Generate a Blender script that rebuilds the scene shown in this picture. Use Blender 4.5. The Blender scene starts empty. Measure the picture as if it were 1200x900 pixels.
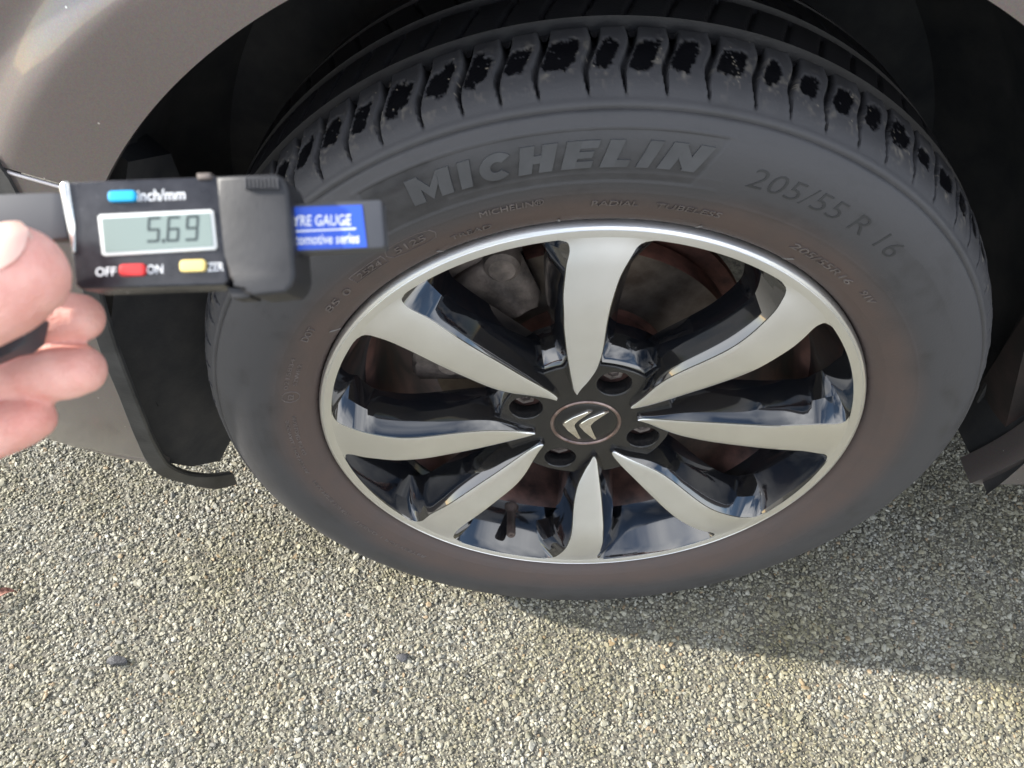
import bpy, bmesh, math, random
import numpy as np
from mathutils import Vector, Matrix
random.seed(7); RNG = np.random.default_rng(7)
S = bpy.context.scene
COL = S.collection
R = math.radians

# ------------------------------------------------------------------ camera
CAM = np.array([-0.05689, -0.37952, 0.81260]); YAW, PITCH, ROLL, FPX = 0.013302, 0.857440, 0.003120, 894.34
def cam_axes():
    cy, sy, cp, sp, cr, sr = math.cos(YAW), math.sin(YAW), math.cos(PITCH), math.sin(PITCH), math.cos(ROLL), math.sin(ROLL)
    right = np.array([cy, sy, 0]); f0 = np.array([-sy, cy, 0]); u0 = np.array([0, 0, 1.])
    f = f0*cp-u0*sp; u = u0*cp+f0*sp
    return right*cr+u*sr, u*cr-right*sr, f
CR, CU, CF = cam_axes()
camd = bpy.data.cameras.new('camera'); cam = bpy.data.objects.new('camera', camd); COL.objects.link(cam)
camd.sensor_width = 36; camd.lens = FPX/1200*36; camd.clip_start = .01; camd.clip_end = 2000
M = Matrix(((CR[0], CU[0], -CF[0], CAM[0]), (CR[1], CU[1], -CF[1], CAM[1]), (CR[2], CU[2], -CF[2], CAM[2]), (0, 0, 0, 1)))
cam.matrix_world = M
camd.dof.use_dof = True; camd.dof.focus_distance = .62; camd.dof.aperture_fstop = 20
S.camera = cam
S.render.resolution_x, S.render.resolution_y = 1024, 768
def ray(px, py): return CF+(px-600)/FPX*CR-(py-450)/FPX*CU
def aty(px, py, y):                                     # photo pixel -> point on the plane of that y
    d = ray(px, py); return CAM+(y-CAM[1])/d[1]*d
def atz(px, py, z):
    d = ray(px, py); return CAM+(z-CAM[2])/d[2]*d

# ------------------------------------------------------------------ light
SUN_EL, SUN_SIDE = R(27), R(5.8)      # low winter sun ahead of the car, slightly beyond it
to_sun = Vector((-math.cos(SUN_EL)*math.cos(SUN_SIDE), math.cos(SUN_EL)*math.sin(SUN_SIDE), math.sin(SUN_EL)))
w = bpy.data.worlds.new('World'); S.world = w; w.use_nodes = True
nt = w.node_tree; N = nt.nodes; L = nt.links
bg = N['Background']; sky = N.new('ShaderNodeTexSky'); sky.sky_type = 'NISHITA'; sky.sun_disc = False
sky.sun_elevation = SUN_EL; sky.sun_rotation = math.atan2(to_sun.x, to_sun.y); sky.air_density = 1.0; sky.dust_density = .6
tc = N.new('ShaderNodeTexCoord'); mp = N.new('ShaderNodeMapping'); mp.inputs['Scale'].default_value = (1, 1, 2.2)
no = N.new('ShaderNodeTexNoise'); no.inputs['Scale'].default_value = 1.3; no.inputs['Detail'].default_value = 5; no.inputs['Roughness'].default_value = .5
cr = N.new('ShaderNodeValToRGB'); cr.color_ramp.elements[0].position = .42; cr.color_ramp.elements[1].position = .62
mx = N.new('ShaderNodeMix'); mx.data_type = 'RGBA'; mx.inputs[7].default_value = (10.5, 10.6, 10.8, 1)
L.new(tc.outputs['Generated'], mp.inputs[0]); L.new(mp.outputs[0], no.inputs['Vector']); L.new(no.outputs[0], cr.inputs[0])
L.new(cr.outputs[0], mx.inputs[0]); L.new(sky.outputs[0], mx.inputs[6]); L.new(mx.outputs[2], bg.inputs[0]); bg.inputs[1].default_value = .135
sd = bpy.data.lights.new('sun', 'SUN'); sd.energy = 5.0; sd.angle = R(1.0); sd.color = (1, .95, .86)
so = bpy.data.objects.new('sun', sd); COL.objects.link(so); so.rotation_euler = to_sun.to_track_quat('Z', 'Y').to_euler(); so.location = to_sun*10
S.view_settings.view_transform = 'Standard'; S.view_settings.look = 'None'; S.view_settings.gamma = 1
S.view_settings.exposure = 1.2
S.cycles.max_bounces = 8

# ------------------------------------------------------------------ helpers
def tag(o, label=None, cat=None, group=None, kind=None):
    for k, v in (('label', label), ('category', cat), ('group', group), ('kind', kind)):
        if v: o[k] = v
    return o
def empty(name, loc=(0, 0, 0), parent=None):
    o = bpy.data.objects.new(name, None); COL.objects.link(o); o.location = loc; o.empty_display_size = .05
    if parent: o.parent = parent
    return o
def link(name, me, mats, parent=None, angle=35, mtx=None):
    o = bpy.data.objects.new(name, me); COL.objects.link(o)
    if mats is not None:
        for m in (mats if isinstance(mats, (list, tuple)) else [mats]): me.materials.append(m)
    if angle is not None and len(me.polygons):
        me.polygons.foreach_set('use_smooth', [True]*len(me.polygons)); me.set_sharp_from_angle(angle=R(angle))
    if parent: o.parent = parent
    if mtx is not None: o.matrix_basis = mtx
    return o
def mesh(name, v, f, mats, parent=None, angle=35, mi=None, mtx=None):
    me = bpy.data.meshes.new(name); me.from_pydata([tuple(map(float, p)) for p in v], [], [tuple(map(int, q)) for q in f])
    if mi is not None: me.polygons.foreach_set('material_index', list(map(int, mi)))
    me.update(); return link(name, me, mats, parent, angle, mtx)
def grid_faces(nu, nv, wrap_v=False):
    """vertex index = i*nv + j"""
    i, j = np.meshgrid(np.arange(nu-1), np.arange(nv if wrap_v else nv-1), indexing='ij'); k = (j+1) % nv
    return np.stack([i*nv+j, i*nv+k, (i+1)*nv+k, (i+1)*nv+j], -1).reshape(-1, 4)
CZ = .305
def lathe(name, prof, mats, parent, n=128, mi=None, angle=35, c=(0, CZ), flip=False):
    """prof: list of (radius, y); axis along y through x=c[0], z=c[1]"""
    th = np.linspace(0, 2*np.pi, n, endpoint=False); v = []
    for r, y in prof:
        v.append(np.stack([c[0]+r*np.cos(th), np.full(n, y), c[1]+r*np.sin(th)], -1))
    f = grid_faces(len(prof), n, True)
    if flip: f = f[:, ::-1]
    m = None if mi is None else np.repeat(mi, n)
    return mesh(name, np.concatenate(v), f, mats, parent, angle, m)
def bevel_box(bm, sx, sy, sz, loc=(0, 0, 0), bev=.001, seg=2, rot=None):
    t = bmesh.new(); bmesh.ops.create_cube(t, size=1); bmesh.ops.scale(t, vec=(sx, sy, sz), verts=t.verts)
    if bev: bmesh.ops.bevel(t, geom=t.edges[:], offset=bev, segments=seg, affect='EDGES', profile=.6)
    if rot is not None: bmesh.ops.transform(t, matrix=rot.to_4x4(), verts=t.verts)
    bmesh.ops.translate(t, vec=loc, verts=t.verts)
    me = bpy.data.meshes.new('tmp'); t.to_mesh(me); t.free(); bm.from_mesh(me); bpy.data.meshes.remove(me)
def bm_obj(name, bm, mats, parent=None, angle=35, mtx=None):
    me = bpy.data.meshes.new(name); bm.normal_update(); bm.to_mesh(me); bm.free(); return link(name, me, mats, parent, angle, mtx)
def prism(name, poly, z0, z1, mats, parent=None, bev=0, seg=2, mtx=None, angle=40, fmap=None):
    """polygon in (u,v), extruded from z0 to z1 (w); bev rounds the z1 rim"""
    bm = bmesh.new(); a = sum(poly[i][0]*poly[(i+1) % len(poly)][1]-poly[(i+1) % len(poly)][0]*poly[i][1] for i in range(len(poly)))
    if a < 0: poly = poly[::-1]
    lo = [bm.verts.new((p[0], p[1], z0)) for p in poly]; hi = [bm.verts.new((p[0], p[1], z1)) for p in poly]; n = len(poly)
    top = bm.faces.new(hi); bm.faces.new(lo[::-1])
    for i in range(n): bm.faces.new((lo[i], lo[(i+1) % n], hi[(i+1) % n], hi[i]))
    if bev:
        bmesh.ops.bevel(bm, geom=[e for e in bm.edges if (e.verts[0] in hi and e.verts[1] in hi)], offset=bev, segments=seg, affect='EDGES', profile=.6)
    bmesh.ops.triangulate(bm, faces=[q for q in bm.faces if len(q.verts) > 4])
    if fmap:
        for q in bm.verts: q.co = fmap(q.co)
    return bm_obj(name, bm, mats, parent, angle, mtx)
def text_mesh(s, bold=0., extr=0., shear=0.):
    cu = bpy.data.curves.new('txt', 'FONT'); cu.body = s; cu.size = 1; cu.offset = bold; cu.extrude = extr; cu.shear = shear; cu.resolution_u = 3
    o = bpy.data.objects.new('txt', cu); COL.objects.link(o); dg = bpy.context.evaluated_depsgraph_get()
    me = bpy.data.meshes.new_from_object(o.evaluated_get(dg)); bpy.data.objects.remove(o); bpy.data.curves.remove(cu)
    co = np.zeros(len(me.vertices)*3); me.vertices.foreach_get('co', co); co = co.reshape(-1, 3)
    co[:, 0] -= co[:, 0].min(); co[:, 1] -= co[:, 1].min(); wd, ht = co[:, 0].max(), co[:, 1].max()
    co[:, 0] /= wd; co[:, 1] /= ht
    return me, co
def set_co(me, co): me.vertices.foreach_set('co', np.ascontiguousarray(co, dtype=np.float32).ravel()); me.update()
def sstep(a, b, x):
    t = np.clip((x-a)/(b-a), 0, 1); return t*t*(3-2*t)

# ------------------------------------------------------------------ materials
def mat(name, col, rough=.5, metal=0., **k):
    m = bpy.data.materials.new(name); m.use_nodes = True; b = m.node_tree.nodes['Principled BSDF']
    b.inputs['Base Color'].default_value = (*col, 1); b.inputs['Roughness'].default_value = rough; b.inputs['Metallic'].default_value = metal
    for a, v in k.items(): b.inputs[a].default_value = v
    return m
def nodes(m): t = m.node_tree; return t, t.nodes, t.links, t.nodes['Principled BSDF']
def vary(m, c1, c2, scale, detail=6, lo=.35, hi=.65, bump=0, bscale=None, rough=None, coord='Object', stretch=None):
    t, n, l, b = nodes(m); tcn = n.new('ShaderNodeTexCoord'); src = tcn.outputs[coord]
    if stretch:
        mpn = n.new('ShaderNodeMapping'); mpn.inputs['Scale'].default_value = stretch; l.new(src, mpn.inputs[0]); src = mpn.outputs[0]
    x = n.new('ShaderNodeTexNoise'); x.inputs['Scale'].default_value = scale; x.inputs['Detail'].default_value = detail; x.inputs['Roughness'].default_value = .62
    r = n.new('ShaderNodeValToRGB'); r.color_ramp.elements[0].position = lo; r.color_ramp.elements[1].position = hi
    r.color_ramp.elements[0].color = (*c1, 1); r.color_ramp.elements[1].color = (*c2, 1)
    l.new(src, x.inputs['Vector']); l.new(x.outputs[0], r.inputs[0]); l.new(r.outputs[0], b.inputs['Base Color'])
    if rough:
        g = n.new('ShaderNodeMapRange'); g.inputs[3].default_value, g.inputs[4].default_value = rough; l.new(x.outputs[0], g.inputs[0]); l.new(g.outputs[0], b.inputs['Roughness'])
    if bump:
        y = n.new('ShaderNodeTexNoise'); y.inputs['Scale'].default_value = bscale or scale*6; y.inputs['Detail'].default_value = 4
        bp = n.new('ShaderNodeBump'); bp.inputs['Strength'].default_value = bump; bp.inputs['Distance'].default_value = .001
        l.new(src, y.inputs['Vector']); l.new(y.outputs[0], bp.inputs['Height']); l.new(bp.outputs[0], b.inputs['Normal'])
    return m
M_face = vary(mat('machined_alloy', (.74, .74, .74), .3, 1.0), (.80, .815, .84), (.87, .885, .91), 9, rough=(.30, .42))
t, n, l, b = nodes(M_face); gq = n.new('ShaderNodeNewGeometry'); sb_ = n.new('ShaderNodeVectorMath'); sb_.operation = 'SUBTRACT'; sb_.inputs[1].default_value = (0, 0, .305)
nm_ = n.new('ShaderNodeVectorMath'); nm_.operation = 'NORMALIZE'; l.new(gq.outputs['Position'], sb_.inputs[0]); l.new(sb_.outputs[0], nm_.inputs[0]); l.new(nm_.outputs[0], b.inputs['Tangent'])
b.inputs['Anisotropic'].default_value = .72
ln_ = n.new('ShaderNodeVectorMath'); ln_.operation = 'LENGTH'; l.new(sb_.outputs[0], ln_.inputs[0]); wv_ = n.new('ShaderNodeTexNoise'); wv_.noise_dimensions = '1D'; wv_.inputs['Scale'].default_value = 2600; wv_.inputs['Detail'].default_value = 2
l.new(ln_.outputs['Value'], wv_.inputs['W']); bp_ = n.new('ShaderNodeBump'); bp_.inputs['Strength'].default_value = .05; bp_.inputs['Distance'].default_value = .0003; l.new(wv_.outputs[0], bp_.inputs['Height']); l.new(bp_.outputs[0], b.inputs['Normal'])
M_black = vary(mat('gloss_black_lacquer', (.006, .0065, .008), .1), (.006, .0065, .0085), (.020, .015, .014), 12, lo=.5, hi=.85, rough=(.05, .11), bump=.02, bscale=40)
nodes(M_black)[3].inputs['Coat Weight'].default_value = 1.0; nodes(M_black)[3].inputs['Coat Roughness'].default_value = .03; nodes(M_black)[3].inputs['Coat IOR'].default_value = 1.75
M_barrel = vary(mat('dusty_barrel', (.03, .02, .017), .45), (.022, .015, .015), (.15, .078, .064), 30, rough=(.25, .6))
M_rust = vary(mat('rusty_iron', (.06, .03, .02), .7), (.035, .016, .013), (.15, .062, .046), 40, bump=.4, bscale=300)
M_iron = vary(mat('cast_iron', (.09, .08, .075), .7), (.06, .050, .045), (.20, .165, .145), 45, bump=.7, bscale=260)
M_disc = vary(mat('brake_disc_steel', (.2, .18, .17), .4, .8), (.09, .07, .06), (.2, .17, .15), 30, rough=(.3, .55))
M_hub = vary(mat('satin_black_hub', (.016, .016, .017), .32), (.012, .012, .013), (.020, .019, .019), 30, rough=(.2, .3))
M_cap = mat('cap_black', (.012, .012, .013), .3)
M_capring = vary(mat('cap_ring', (.2, .13, .11), .35, .8), (.14, .085, .07), (.34, .27, .25), 60)
M_chrome = mat('satin_chrome', (.75, .73, .70), .16, 1.0)
M_bolt = vary(mat('bolt_steel', (.1, .08, .07), .5, .7), (.12, .10, .095), (.36, .32, .30), 90)
M_valve = vary(mat('valve_rubber', (.05, .036, .032), .55), (.03, .022, .02), (.09, .066, .06), 70)
M_liner = vary(mat('liner_plastic', (.008, .0085, .010), .75), (.015, .017, .021), (.040, .039, .040), 18, bump=.25, bscale=420)
M_trim = vary(mat('trim_rubber', (.022, .023, .026), .5), (.016, .017, .02), (.045, .045, .046), 35, bump=.2, bscale=300, rough=(.4, .6))
M_splash = vary(mat('dusty_splash_panel', (.02, .015, .014), .6), (.009, .009, .010), (.045, .030, .028), 16, bump=.25, bscale=300)
M_dark = mat('underside_dark', (.01, .01, .01), .9)
# body paint: taupe metallic with flakes, a little dust
M_paint = mat('taupe_metallic_paint', (.20, .175, .165), .34, .55)
t, n, l, b = nodes(M_paint); b.inputs['Coat Weight'].default_value = 1; b.inputs['Coat Roughness'].default_value = .06
tcn = n.new('ShaderNodeTexCoord')
x = n.new('ShaderNodeTexNoise'); x.inputs['Scale'].default_value = 5; x.inputs['Detail'].default_value = 8
vo = n.new('ShaderNodeTexVoronoi'); vo.inputs['Scale'].default_value = 1500
rp = n.new('ShaderNodeValToRGB'); rp.color_ramp.elements[0].color = (.165, .139, .134, 1); rp.color_ramp.elements[1].color = (.215, .186, .180, 1)
hs = n.new('ShaderNodeMix'); hs.data_type = 'RGBA'; hs.blend_type = 'OVERLAY'; hs.inputs[0].default_value = .12
l.new(tcn.outputs['Object'], x.inputs['Vector']); l.new(tcn.outputs['Object'], vo.inputs['Vector']); l.new(x.outputs[0], rp.inputs[0])
l.new(rp.outputs[0], hs.inputs[6]); l.new(vo.outputs['Color'], hs.inputs[7])
# bare chips and grit specks: tiny voronoi dots
v2 = n.new('ShaderNodeTexVoronoi'); v2.inputs['Scale'].default_value = 70; v2.feature = 'F1'
lt = n.new('ShaderNodeMath'); lt.operation = 'LESS_THAN'; lt.inputs[1].default_value = .045
spk = n.new('ShaderNodeMix'); spk.data_type = 'RGBA'; spk.inputs[7].default_value = (.55, .53, .5, 1)
l.new(tcn.outputs['Object'], v2.inputs['Vector']); l.new(v2.outputs['Distance'], lt.inputs[0]); l.new(lt.outputs[0], spk.inputs[0]); l.new(hs.outputs[2], spk.inputs[6]); l.new(spk.outputs[2], b.inputs['Base Color'])
M_bumper = M_paint.copy(); M_bumper.name = 'scuffed_bumper_paint'; nodes(M_bumper)[3].inputs['Coat Roughness'].default_value = .12; nodes(M_bumper)[3].inputs['Coat Weight'].default_value = 1; nodes(M_bumper)[3].inputs['Roughness'].default_value = .4
M_edge_highlight = mat('pale_edge_highlight', (.62, .58, .57), .3, .3)  # sunlit edge highlight put into a paler colour
# tyre rubber: colour driven by attributes stored on the mesh, painted glint specks among them
def rubber(name, boost=1.0):
    m = mat(name, (.03, .03, .03), .6); t, n, l, b = nodes(m)
    a = n.new('ShaderNodeAttribute'); a.attribute_name = 'dust_glint'; a2 = n.new('ShaderNodeAttribute'); a2.attribute_name = 'brown'
    tcn = n.new('ShaderNodeTexCoord')
    x = n.new('ShaderNodeTexNoise'); x.inputs['Scale'].default_value = 34; x.inputs['Detail'].default_value = 10; x.inputs['Roughness'].default_value = .68
    y = n.new('ShaderNodeTexNoise'); y.inputs['Scale'].default_value = 600; y.inputs['Detail'].default_value = 3
    c0 = n.new('ShaderNodeMix'); c0.data_type = 'RGBA'; c0.inputs[6].default_value = (.004, .004, .005, 1); c0.inputs[7].default_value = (.044*boost, .0432*boost, .0465*boost, 1)
    c1 = n.new('ShaderNodeMix'); c1.data_type = 'RGBA'; c1.inputs[7].default_value = (.074, .053, .047, 1)
    mu = n.new('ShaderNodeMath'); mu.operation = 'MULTIPLY'; mr = n.new('ShaderNodeMapRange'); mr.inputs[1].default_value = .3; mr.inputs[2].default_value = .7; mr.inputs[3].default_value = .72; mr.inputs[4].default_value = 1.3
    l.new(tcn.outputs['Object'], x.inputs['Vector']); l.new(tcn.outputs['Object'], y.inputs['Vector'])
    l.new(x.outputs[0], mr.inputs[0]); l.new(mr.outputs[0], mu.inputs[0]); l.new(a.outputs['Fac'], mu.inputs[1])
    l.new(mu.outputs[0], c0.inputs[0]); l.new(c0.outputs[2], c1.inputs[6])
    mb = n.new('ShaderNodeMath'); mb.operation = 'MULTIPLY'; l.new(a2.outputs['Fac'], mb.inputs[0]); l.new(mr.outputs[0], mb.inputs[1]); l.new(mb.outputs[0], c1.inputs[0])
    a3 = n.new('ShaderNodeAttribute'); a3.attribute_name = 'dirt_glint'; c2 = n.new('ShaderNodeMix'); c2.data_type = 'RGBA'; c2.inputs[7].default_value = (.21, .185, .15, 1)
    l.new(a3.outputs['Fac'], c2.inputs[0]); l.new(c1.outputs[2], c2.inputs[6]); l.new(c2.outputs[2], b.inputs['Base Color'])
    sl = n.new('ShaderNodeMapRange'); sl.inputs[2].default_value = .6; sl.inputs[3].default_value = .08; sl.inputs[4].default_value = .5; l.new(a.outputs['Fac'], sl.inputs[0]); l.new(sl.outputs[0], b.inputs['Specular IOR Level'])
    rr = n.new('ShaderNodeMapRange'); rr.inputs[3].default_value = .34; rr.inputs[4].default_value = .62; l.new(mu.outputs[0], rr.inputs[0]); l.new(rr.outputs[0], b.inputs['Roughness'])
    bp = n.new('ShaderNodeBump'); bp.inputs['Strength'].default_value = .22; bp.inputs['Distance'].default_value = .0006
    l.new(y.outputs[0], bp.inputs['Height']); l.new(bp.outputs[0], b.inputs['Normal'])
    return m
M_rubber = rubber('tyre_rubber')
M_letter = vary(mat('raised_rubber_letter', (.06, .062, .068), .55), (.042, .043, .0465), (.054, .055, .059), 60)
M_letter2 = vary(mat('small_rubber_letter', (.075, .064, .062), .5), (.075, .062, .058), (.13, .112, .106), 80)
M_spew = mat('pale_spew', (.20, .19, .185), .5)
M_letter3 = mat('dark_rubber_letter', (.020, .0205, .0225), .55)

# ------------------------------------------------------------------ ground
M_bit = vary(mat('tarmac_binder', (.05, .048, .044), .8), (.055, .05, .04), (.20, .185, .145), 160, bump=.8, bscale=300)
t, n, l, b = nodes(M_bit)
GH = -.0028
nq = 24; ext = 300
xs = np.concatenate([-np.geomspace(ext, 3, 8), np.linspace(-2, 2, 9), np.geomspace(3, ext, 8)])
gv = [(x_, y_, GH) for x_ in xs for y_ in xs]
ground = tag(mesh('ground', gv, grid_faces(len(xs), len(xs))[:, ::-1], M_bit), kind='structure')
# loose-looking chippings bound in the tarmac: one stuff object, real chips instanced on points
M_chip = mat('stone_chip', (.35, .33, .28), .62)
t, n, l, b = nodes(M_chip)
oi = n.new('ShaderNodeObjectInfo'); rp = n.new('ShaderNodeValToRGB'); e = rp.color_ramp; e.interpolation = 'CONSTANT'
cols = [(.0, (.265, .255, .205)), (.14, (.215, .207, .17)), (.28, (.33, .32, .27)), (.42, (.165, .16, .136)), (.52, (.255, .238, .178)), (.64, (.345, .338, .295)), (.75, (.20, .192, .145)), (.86, (.295, .282, .225)), (.94, (.095, .094, .085)), (.975, (.28, .215, .14))]
while len(e.elements) < len(cols): e.elements.new(.5)
for el, (p, c) in zip(e.elements, cols): el.position = p; el.color = (*c, 1)
ge = n.new('ShaderNodeNewGeometry')
x = n.new('ShaderNodeTexNoise'); x.inputs['Scale'].default_value = 6; x.inputs['Detail'].default_value = 8; x.inputs['Roughness'].default_value = .62
mr = n.new('ShaderNodeMapRange'); mr.inputs[1].default_value = .42; mr.inputs[2].default_value = .70; mr.inputs[4].default_value = .75
ms = n.new('ShaderNodeMix'); ms.data_type = 'RGBA'; ms.blend_type = 'MULTIPLY'; ms.inputs[7].default_value = (.72, .66, .42, 1)
x2 = n.new('ShaderNodeTexNoise'); x2.inputs['Scale'].default_value = 420; x2.inputs['Detail'].default_value = 3
m2 = n.new('ShaderNodeMapRange'); m2.inputs[1].default_value = .3; m2.inputs[2].default_value = .7; m2.inputs[3].default_value = .78; m2.inputs[4].default_value = 1.15
m3 = n.new('ShaderNodeVectorMath'); m3.operation = 'SCALE'
l.new(ge.outputs['Position'], x.inputs['Vector']); l.new(ge.outputs['Position'], x2.inputs['Vector']); l.new(x.outputs[0], mr.inputs[0]); l.new(oi.outputs['Random'], rp.inputs[0])
l.new(mr.outputs[0], ms.inputs[0]); l.new(rp.outputs[0], ms.inputs[6]); l.new(x2.outputs[0], m2.inputs[0]); l.new(ms.outputs[2], m3.inputs[0]); l.new(m2.outputs[0], m3.inputs['Scale']); l.new(m3.outputs[0], b.inputs['Base Color'])
chips = bpy.data.collections.new('chip_shapes')
for k in range(9):
    bm = bmesh.new(); bmesh.ops.create_icosphere(bm, subdivisions=2, radius=1)
    for q in range(9):                                   # cut facets: crushed stone
        d = Vector((random.gauss(0, 1), random.gauss(0, 1), random.gauss(0, 1))).normalized(); h = random.uniform(.55, .82)
        for vv in bm.verts:
            s_ = vv.co.dot(d)
            if s_ > h: vv.co -= d*(s_-h)
    sx, sy, sz = random.uniform(.9, 1.35), random.uniform(.7, 1.0), random.uniform(.38, .6)
    for vv in bm.verts: vv.co = Vector((vv.co.x*sx, vv.co.y*sy, vv.co.z*sz))
    me = bpy.data.meshes.new('stone_chip'); bm.to_mesh(me); bm.free(); me.materials.append(M_chip)
    o = bpy.data.objects.new('stone_chip', me); chips.objects.link(o)
sp = .0028
gx, gy = np.meshgrid(np.arange(-1.05, .95, sp), np.arange(-.52, .55, sp)); npt = gx.size
P = np.stack([gx.ravel()+RNG.uniform(-.5, .5, npt)*sp, gy.ravel()+RNG.uniform(-.5, .5, npt)*sp, np.full(npt, GH)+RNG.uniform(-.0008, .0012, npt)], -1)
me = bpy.data.meshes.new('gravel'); me.vertices.add(npt); me.vertices.foreach_set('co', P.astype(np.float32).ravel())
a = me.attributes.new('spin', 'FLOAT_VECTOR', 'POINT'); a.data.foreach_set('vector', (np.stack([RNG.normal(0, .35, npt), RNG.normal(0, .35, npt), RNG.uniform(0, 6.3, npt)], -1)).astype(np.float32).ravel())
a = me.attributes.new('size', 'FLOAT', 'POINT'); a.data.foreach_set('value', np.clip(RNG.lognormal(math.log(.00165), .38, npt), .0007, .0044).astype(np.float32))
a = me.attributes.new('pick', 'INT', 'POINT'); a.data.foreach_set('value', RNG.integers(0, 9, npt).astype(np.int32))
gravel = link('gravel', me, None, None, None); me.materials.append(M_chip)
tag(gravel, 'pale grey and buff stone chippings bound into the tarmac', 'gravel', kind='stuff')
ng = bpy.data.node_groups.new('scatter_chips', 'GeometryNodeTree')
ng.interface.new_socket('Geometry', in_out='INPUT', socket_type='NodeSocketGeometry'); ng.interface.new_socket('Geometry', in_out='OUTPUT', socket_type='NodeSocketGeometry')
gi = ng.nodes.new('NodeGroupInput'); go = ng.nodes.new('NodeGroupOutput'); ip = ng.nodes.new('GeometryNodeInstanceOnPoints'); ci = ng.nodes.new('GeometryNodeCollectionInfo')
ci.inputs['Collection'].default_value = chips; ci.inputs['Separate Children'].default_value = True; ci.inputs['Reset Children'].default_value = True
def named(nm, ty):
    q = ng.nodes.new('GeometryNodeInputNamedAttribute'); q.data_type = ty; q.inputs['Name'].default_value = nm; return q.outputs['Attribute']
e2r = ng.nodes.new('FunctionNodeEulerToRotation')
ng.links.new(gi.outputs[0], ip.inputs['Points']); ng.links.new(ci.outputs[0], ip.inputs['Instance']); ip.inputs['Pick Instance'].default_value = True
ng.links.new(named('pick', 'INT'), ip.inputs['Instance Index']); ng.links.new(named('spin', 'FLOAT_VECTOR'), e2r.inputs[0]); ng.links.new(e2r.outputs[0], ip.inputs['Rotation'])
ng.links.new(named('size', 'FLOAT'), ip.inputs['Scale']); ng.links.new(ip.outputs[0], go.inputs[0])
gravel.modifiers.new('scatter', 'NODES').node_group = ng

# ------------------------------------------------------------------ car
car = tag(empty('car'), 'taupe grey car, front wheel and wheel arch seen from the side', 'car')
wheel = empty('wheel', (0, 0, 0), car)

# ---- tyre
def seg(a, b, d):
    k = max(1, int(round(math.hypot(a[0]-b[0], a[1]-b[1])/d))); return [(a[0]+(b[0]-a[0])*i/k, a[1]+(b[1]-a[1])*i/k) for i in range(k)]
ctl = [(.2165, .016), (.2185, .0115), (.2215, .003), (.228, -.0035), (.240, -.0085), (.2545, -.0115), (.268, -.0115), (.282, -.0085), (.2945, -.002), (.3005, .0045), (.306, .0135), (.3102, .026), (.3135, .040), (.3155, .053)]
# smooth the control line (Catmull-Rom), then resample
def catmull(p, k):
    p = np.array(p); q = np.vstack([2*p[0]-p[1], p, 2*p[-1]-p[-2]]); out = []
    for i in range(1, len(q)-2):
        for s_ in np.linspace(0, 1, k, endpoint=False):
            a_, b_, c_, d_ = q[i-1], q[i], q[i+1], q[i+2]
            out.append(.5*((2*b_)+(-a_+c_)*s_+(2*a_-5*b_+4*c_-d_)*s_**2+(-a_+3*b_-3*c_+d_)*s_**3))
    out.append(p[-1]); return np.array(out)
fine = catmull(ctl, 24); ln = np.concatenate([[0], np.cumsum(np.hypot(*np.diff(fine, axis=0).T))])
def resample(step): s_ = np.linspace(0, ln[-1], int(ln[-1]/step)); return np.stack([np.interp(s_, ln, fine[:, 0]), np.interp(s_, ln, fine[:, 1])], -1)
outer = resample(.00105)
tread = []
tp = [(.3155, .053), (.3090, .0545), (.3088, .0625), (.3168, .064), (.3176, .082), (.3178, .098), (.3095, .0995), (.3095, .1085), (.3178, .110), (.3168, .144), (.3088, .1455), (.3088, .1535), (.3155, .155)]
for i in range(len(tp)-1): tread += seg(tp[i], tp[i+1], .0035)
inner_c = [(r_, .208-y_) for r_, y_ in ctl[::-1]]
prof = np.vstack([outer[:-1], np.array(tread), catmull(inner_c, 3)])
NA = 2200; th = np.linspace(0, 2*np.pi, NA, endpoint=False); nr = len(prof)
rr = np.repeat(prof[:, :1], NA, 1); yy = np.repeat(prof[:, 1:], NA, 1); TH = np.repeat(th[None], nr, 0)
tang = np.gradient(prof, axis=0); nrm = np.stack([-tang[:, 1], tang[:, 0]], -1); nrm /= np.linalg.norm(nrm, axis=1)[:, None]+1e-12
nrm = -nrm                                                     # outward: sidewall -> -y, tread -> +r
sgn = np.sign(nrm[:, 0:1]*0+1)
out_n = np.where((nrm[:, 1:2] > 0) & (prof[:, 1:2] < .02), -nrm, nrm)
dsp = np.zeros_like(rr); dust_glint = np.ones_like(rr); brown = np.zeros_like(rr)
def vnoise(a, b, seed, sa, sb):                                # smooth value noise on the (angle, row) chart
    g = np.random.default_rng(seed).random((int(sa), int(sb))); ia = (a % 1)*sa; ib = (b % 1)*sb
    i0 = ia.astype(int) % sa; j0 = ib.astype(int) % sb; fa = ia-np.floor(ia); fb = ib-np.floor(ib); fa = fa*fa*(3-2*fa); fb = fb*fb*(3-2*fb)
    i1 = (i0+1) % sa; j1 = (j0+1) % sb
    return g[i0, j0]*(1-fa)*(1-fb)+g[i1, j0]*fa*(1-fb)+g[i0, j1]*(1-fa)*fb+g[i1, j1]*fa*fb
ua = TH/(2*np.pi); is_out = (prof[:, 1:2] < .0535) & (np.arange(nr)[:, None] < len(outer))
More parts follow.
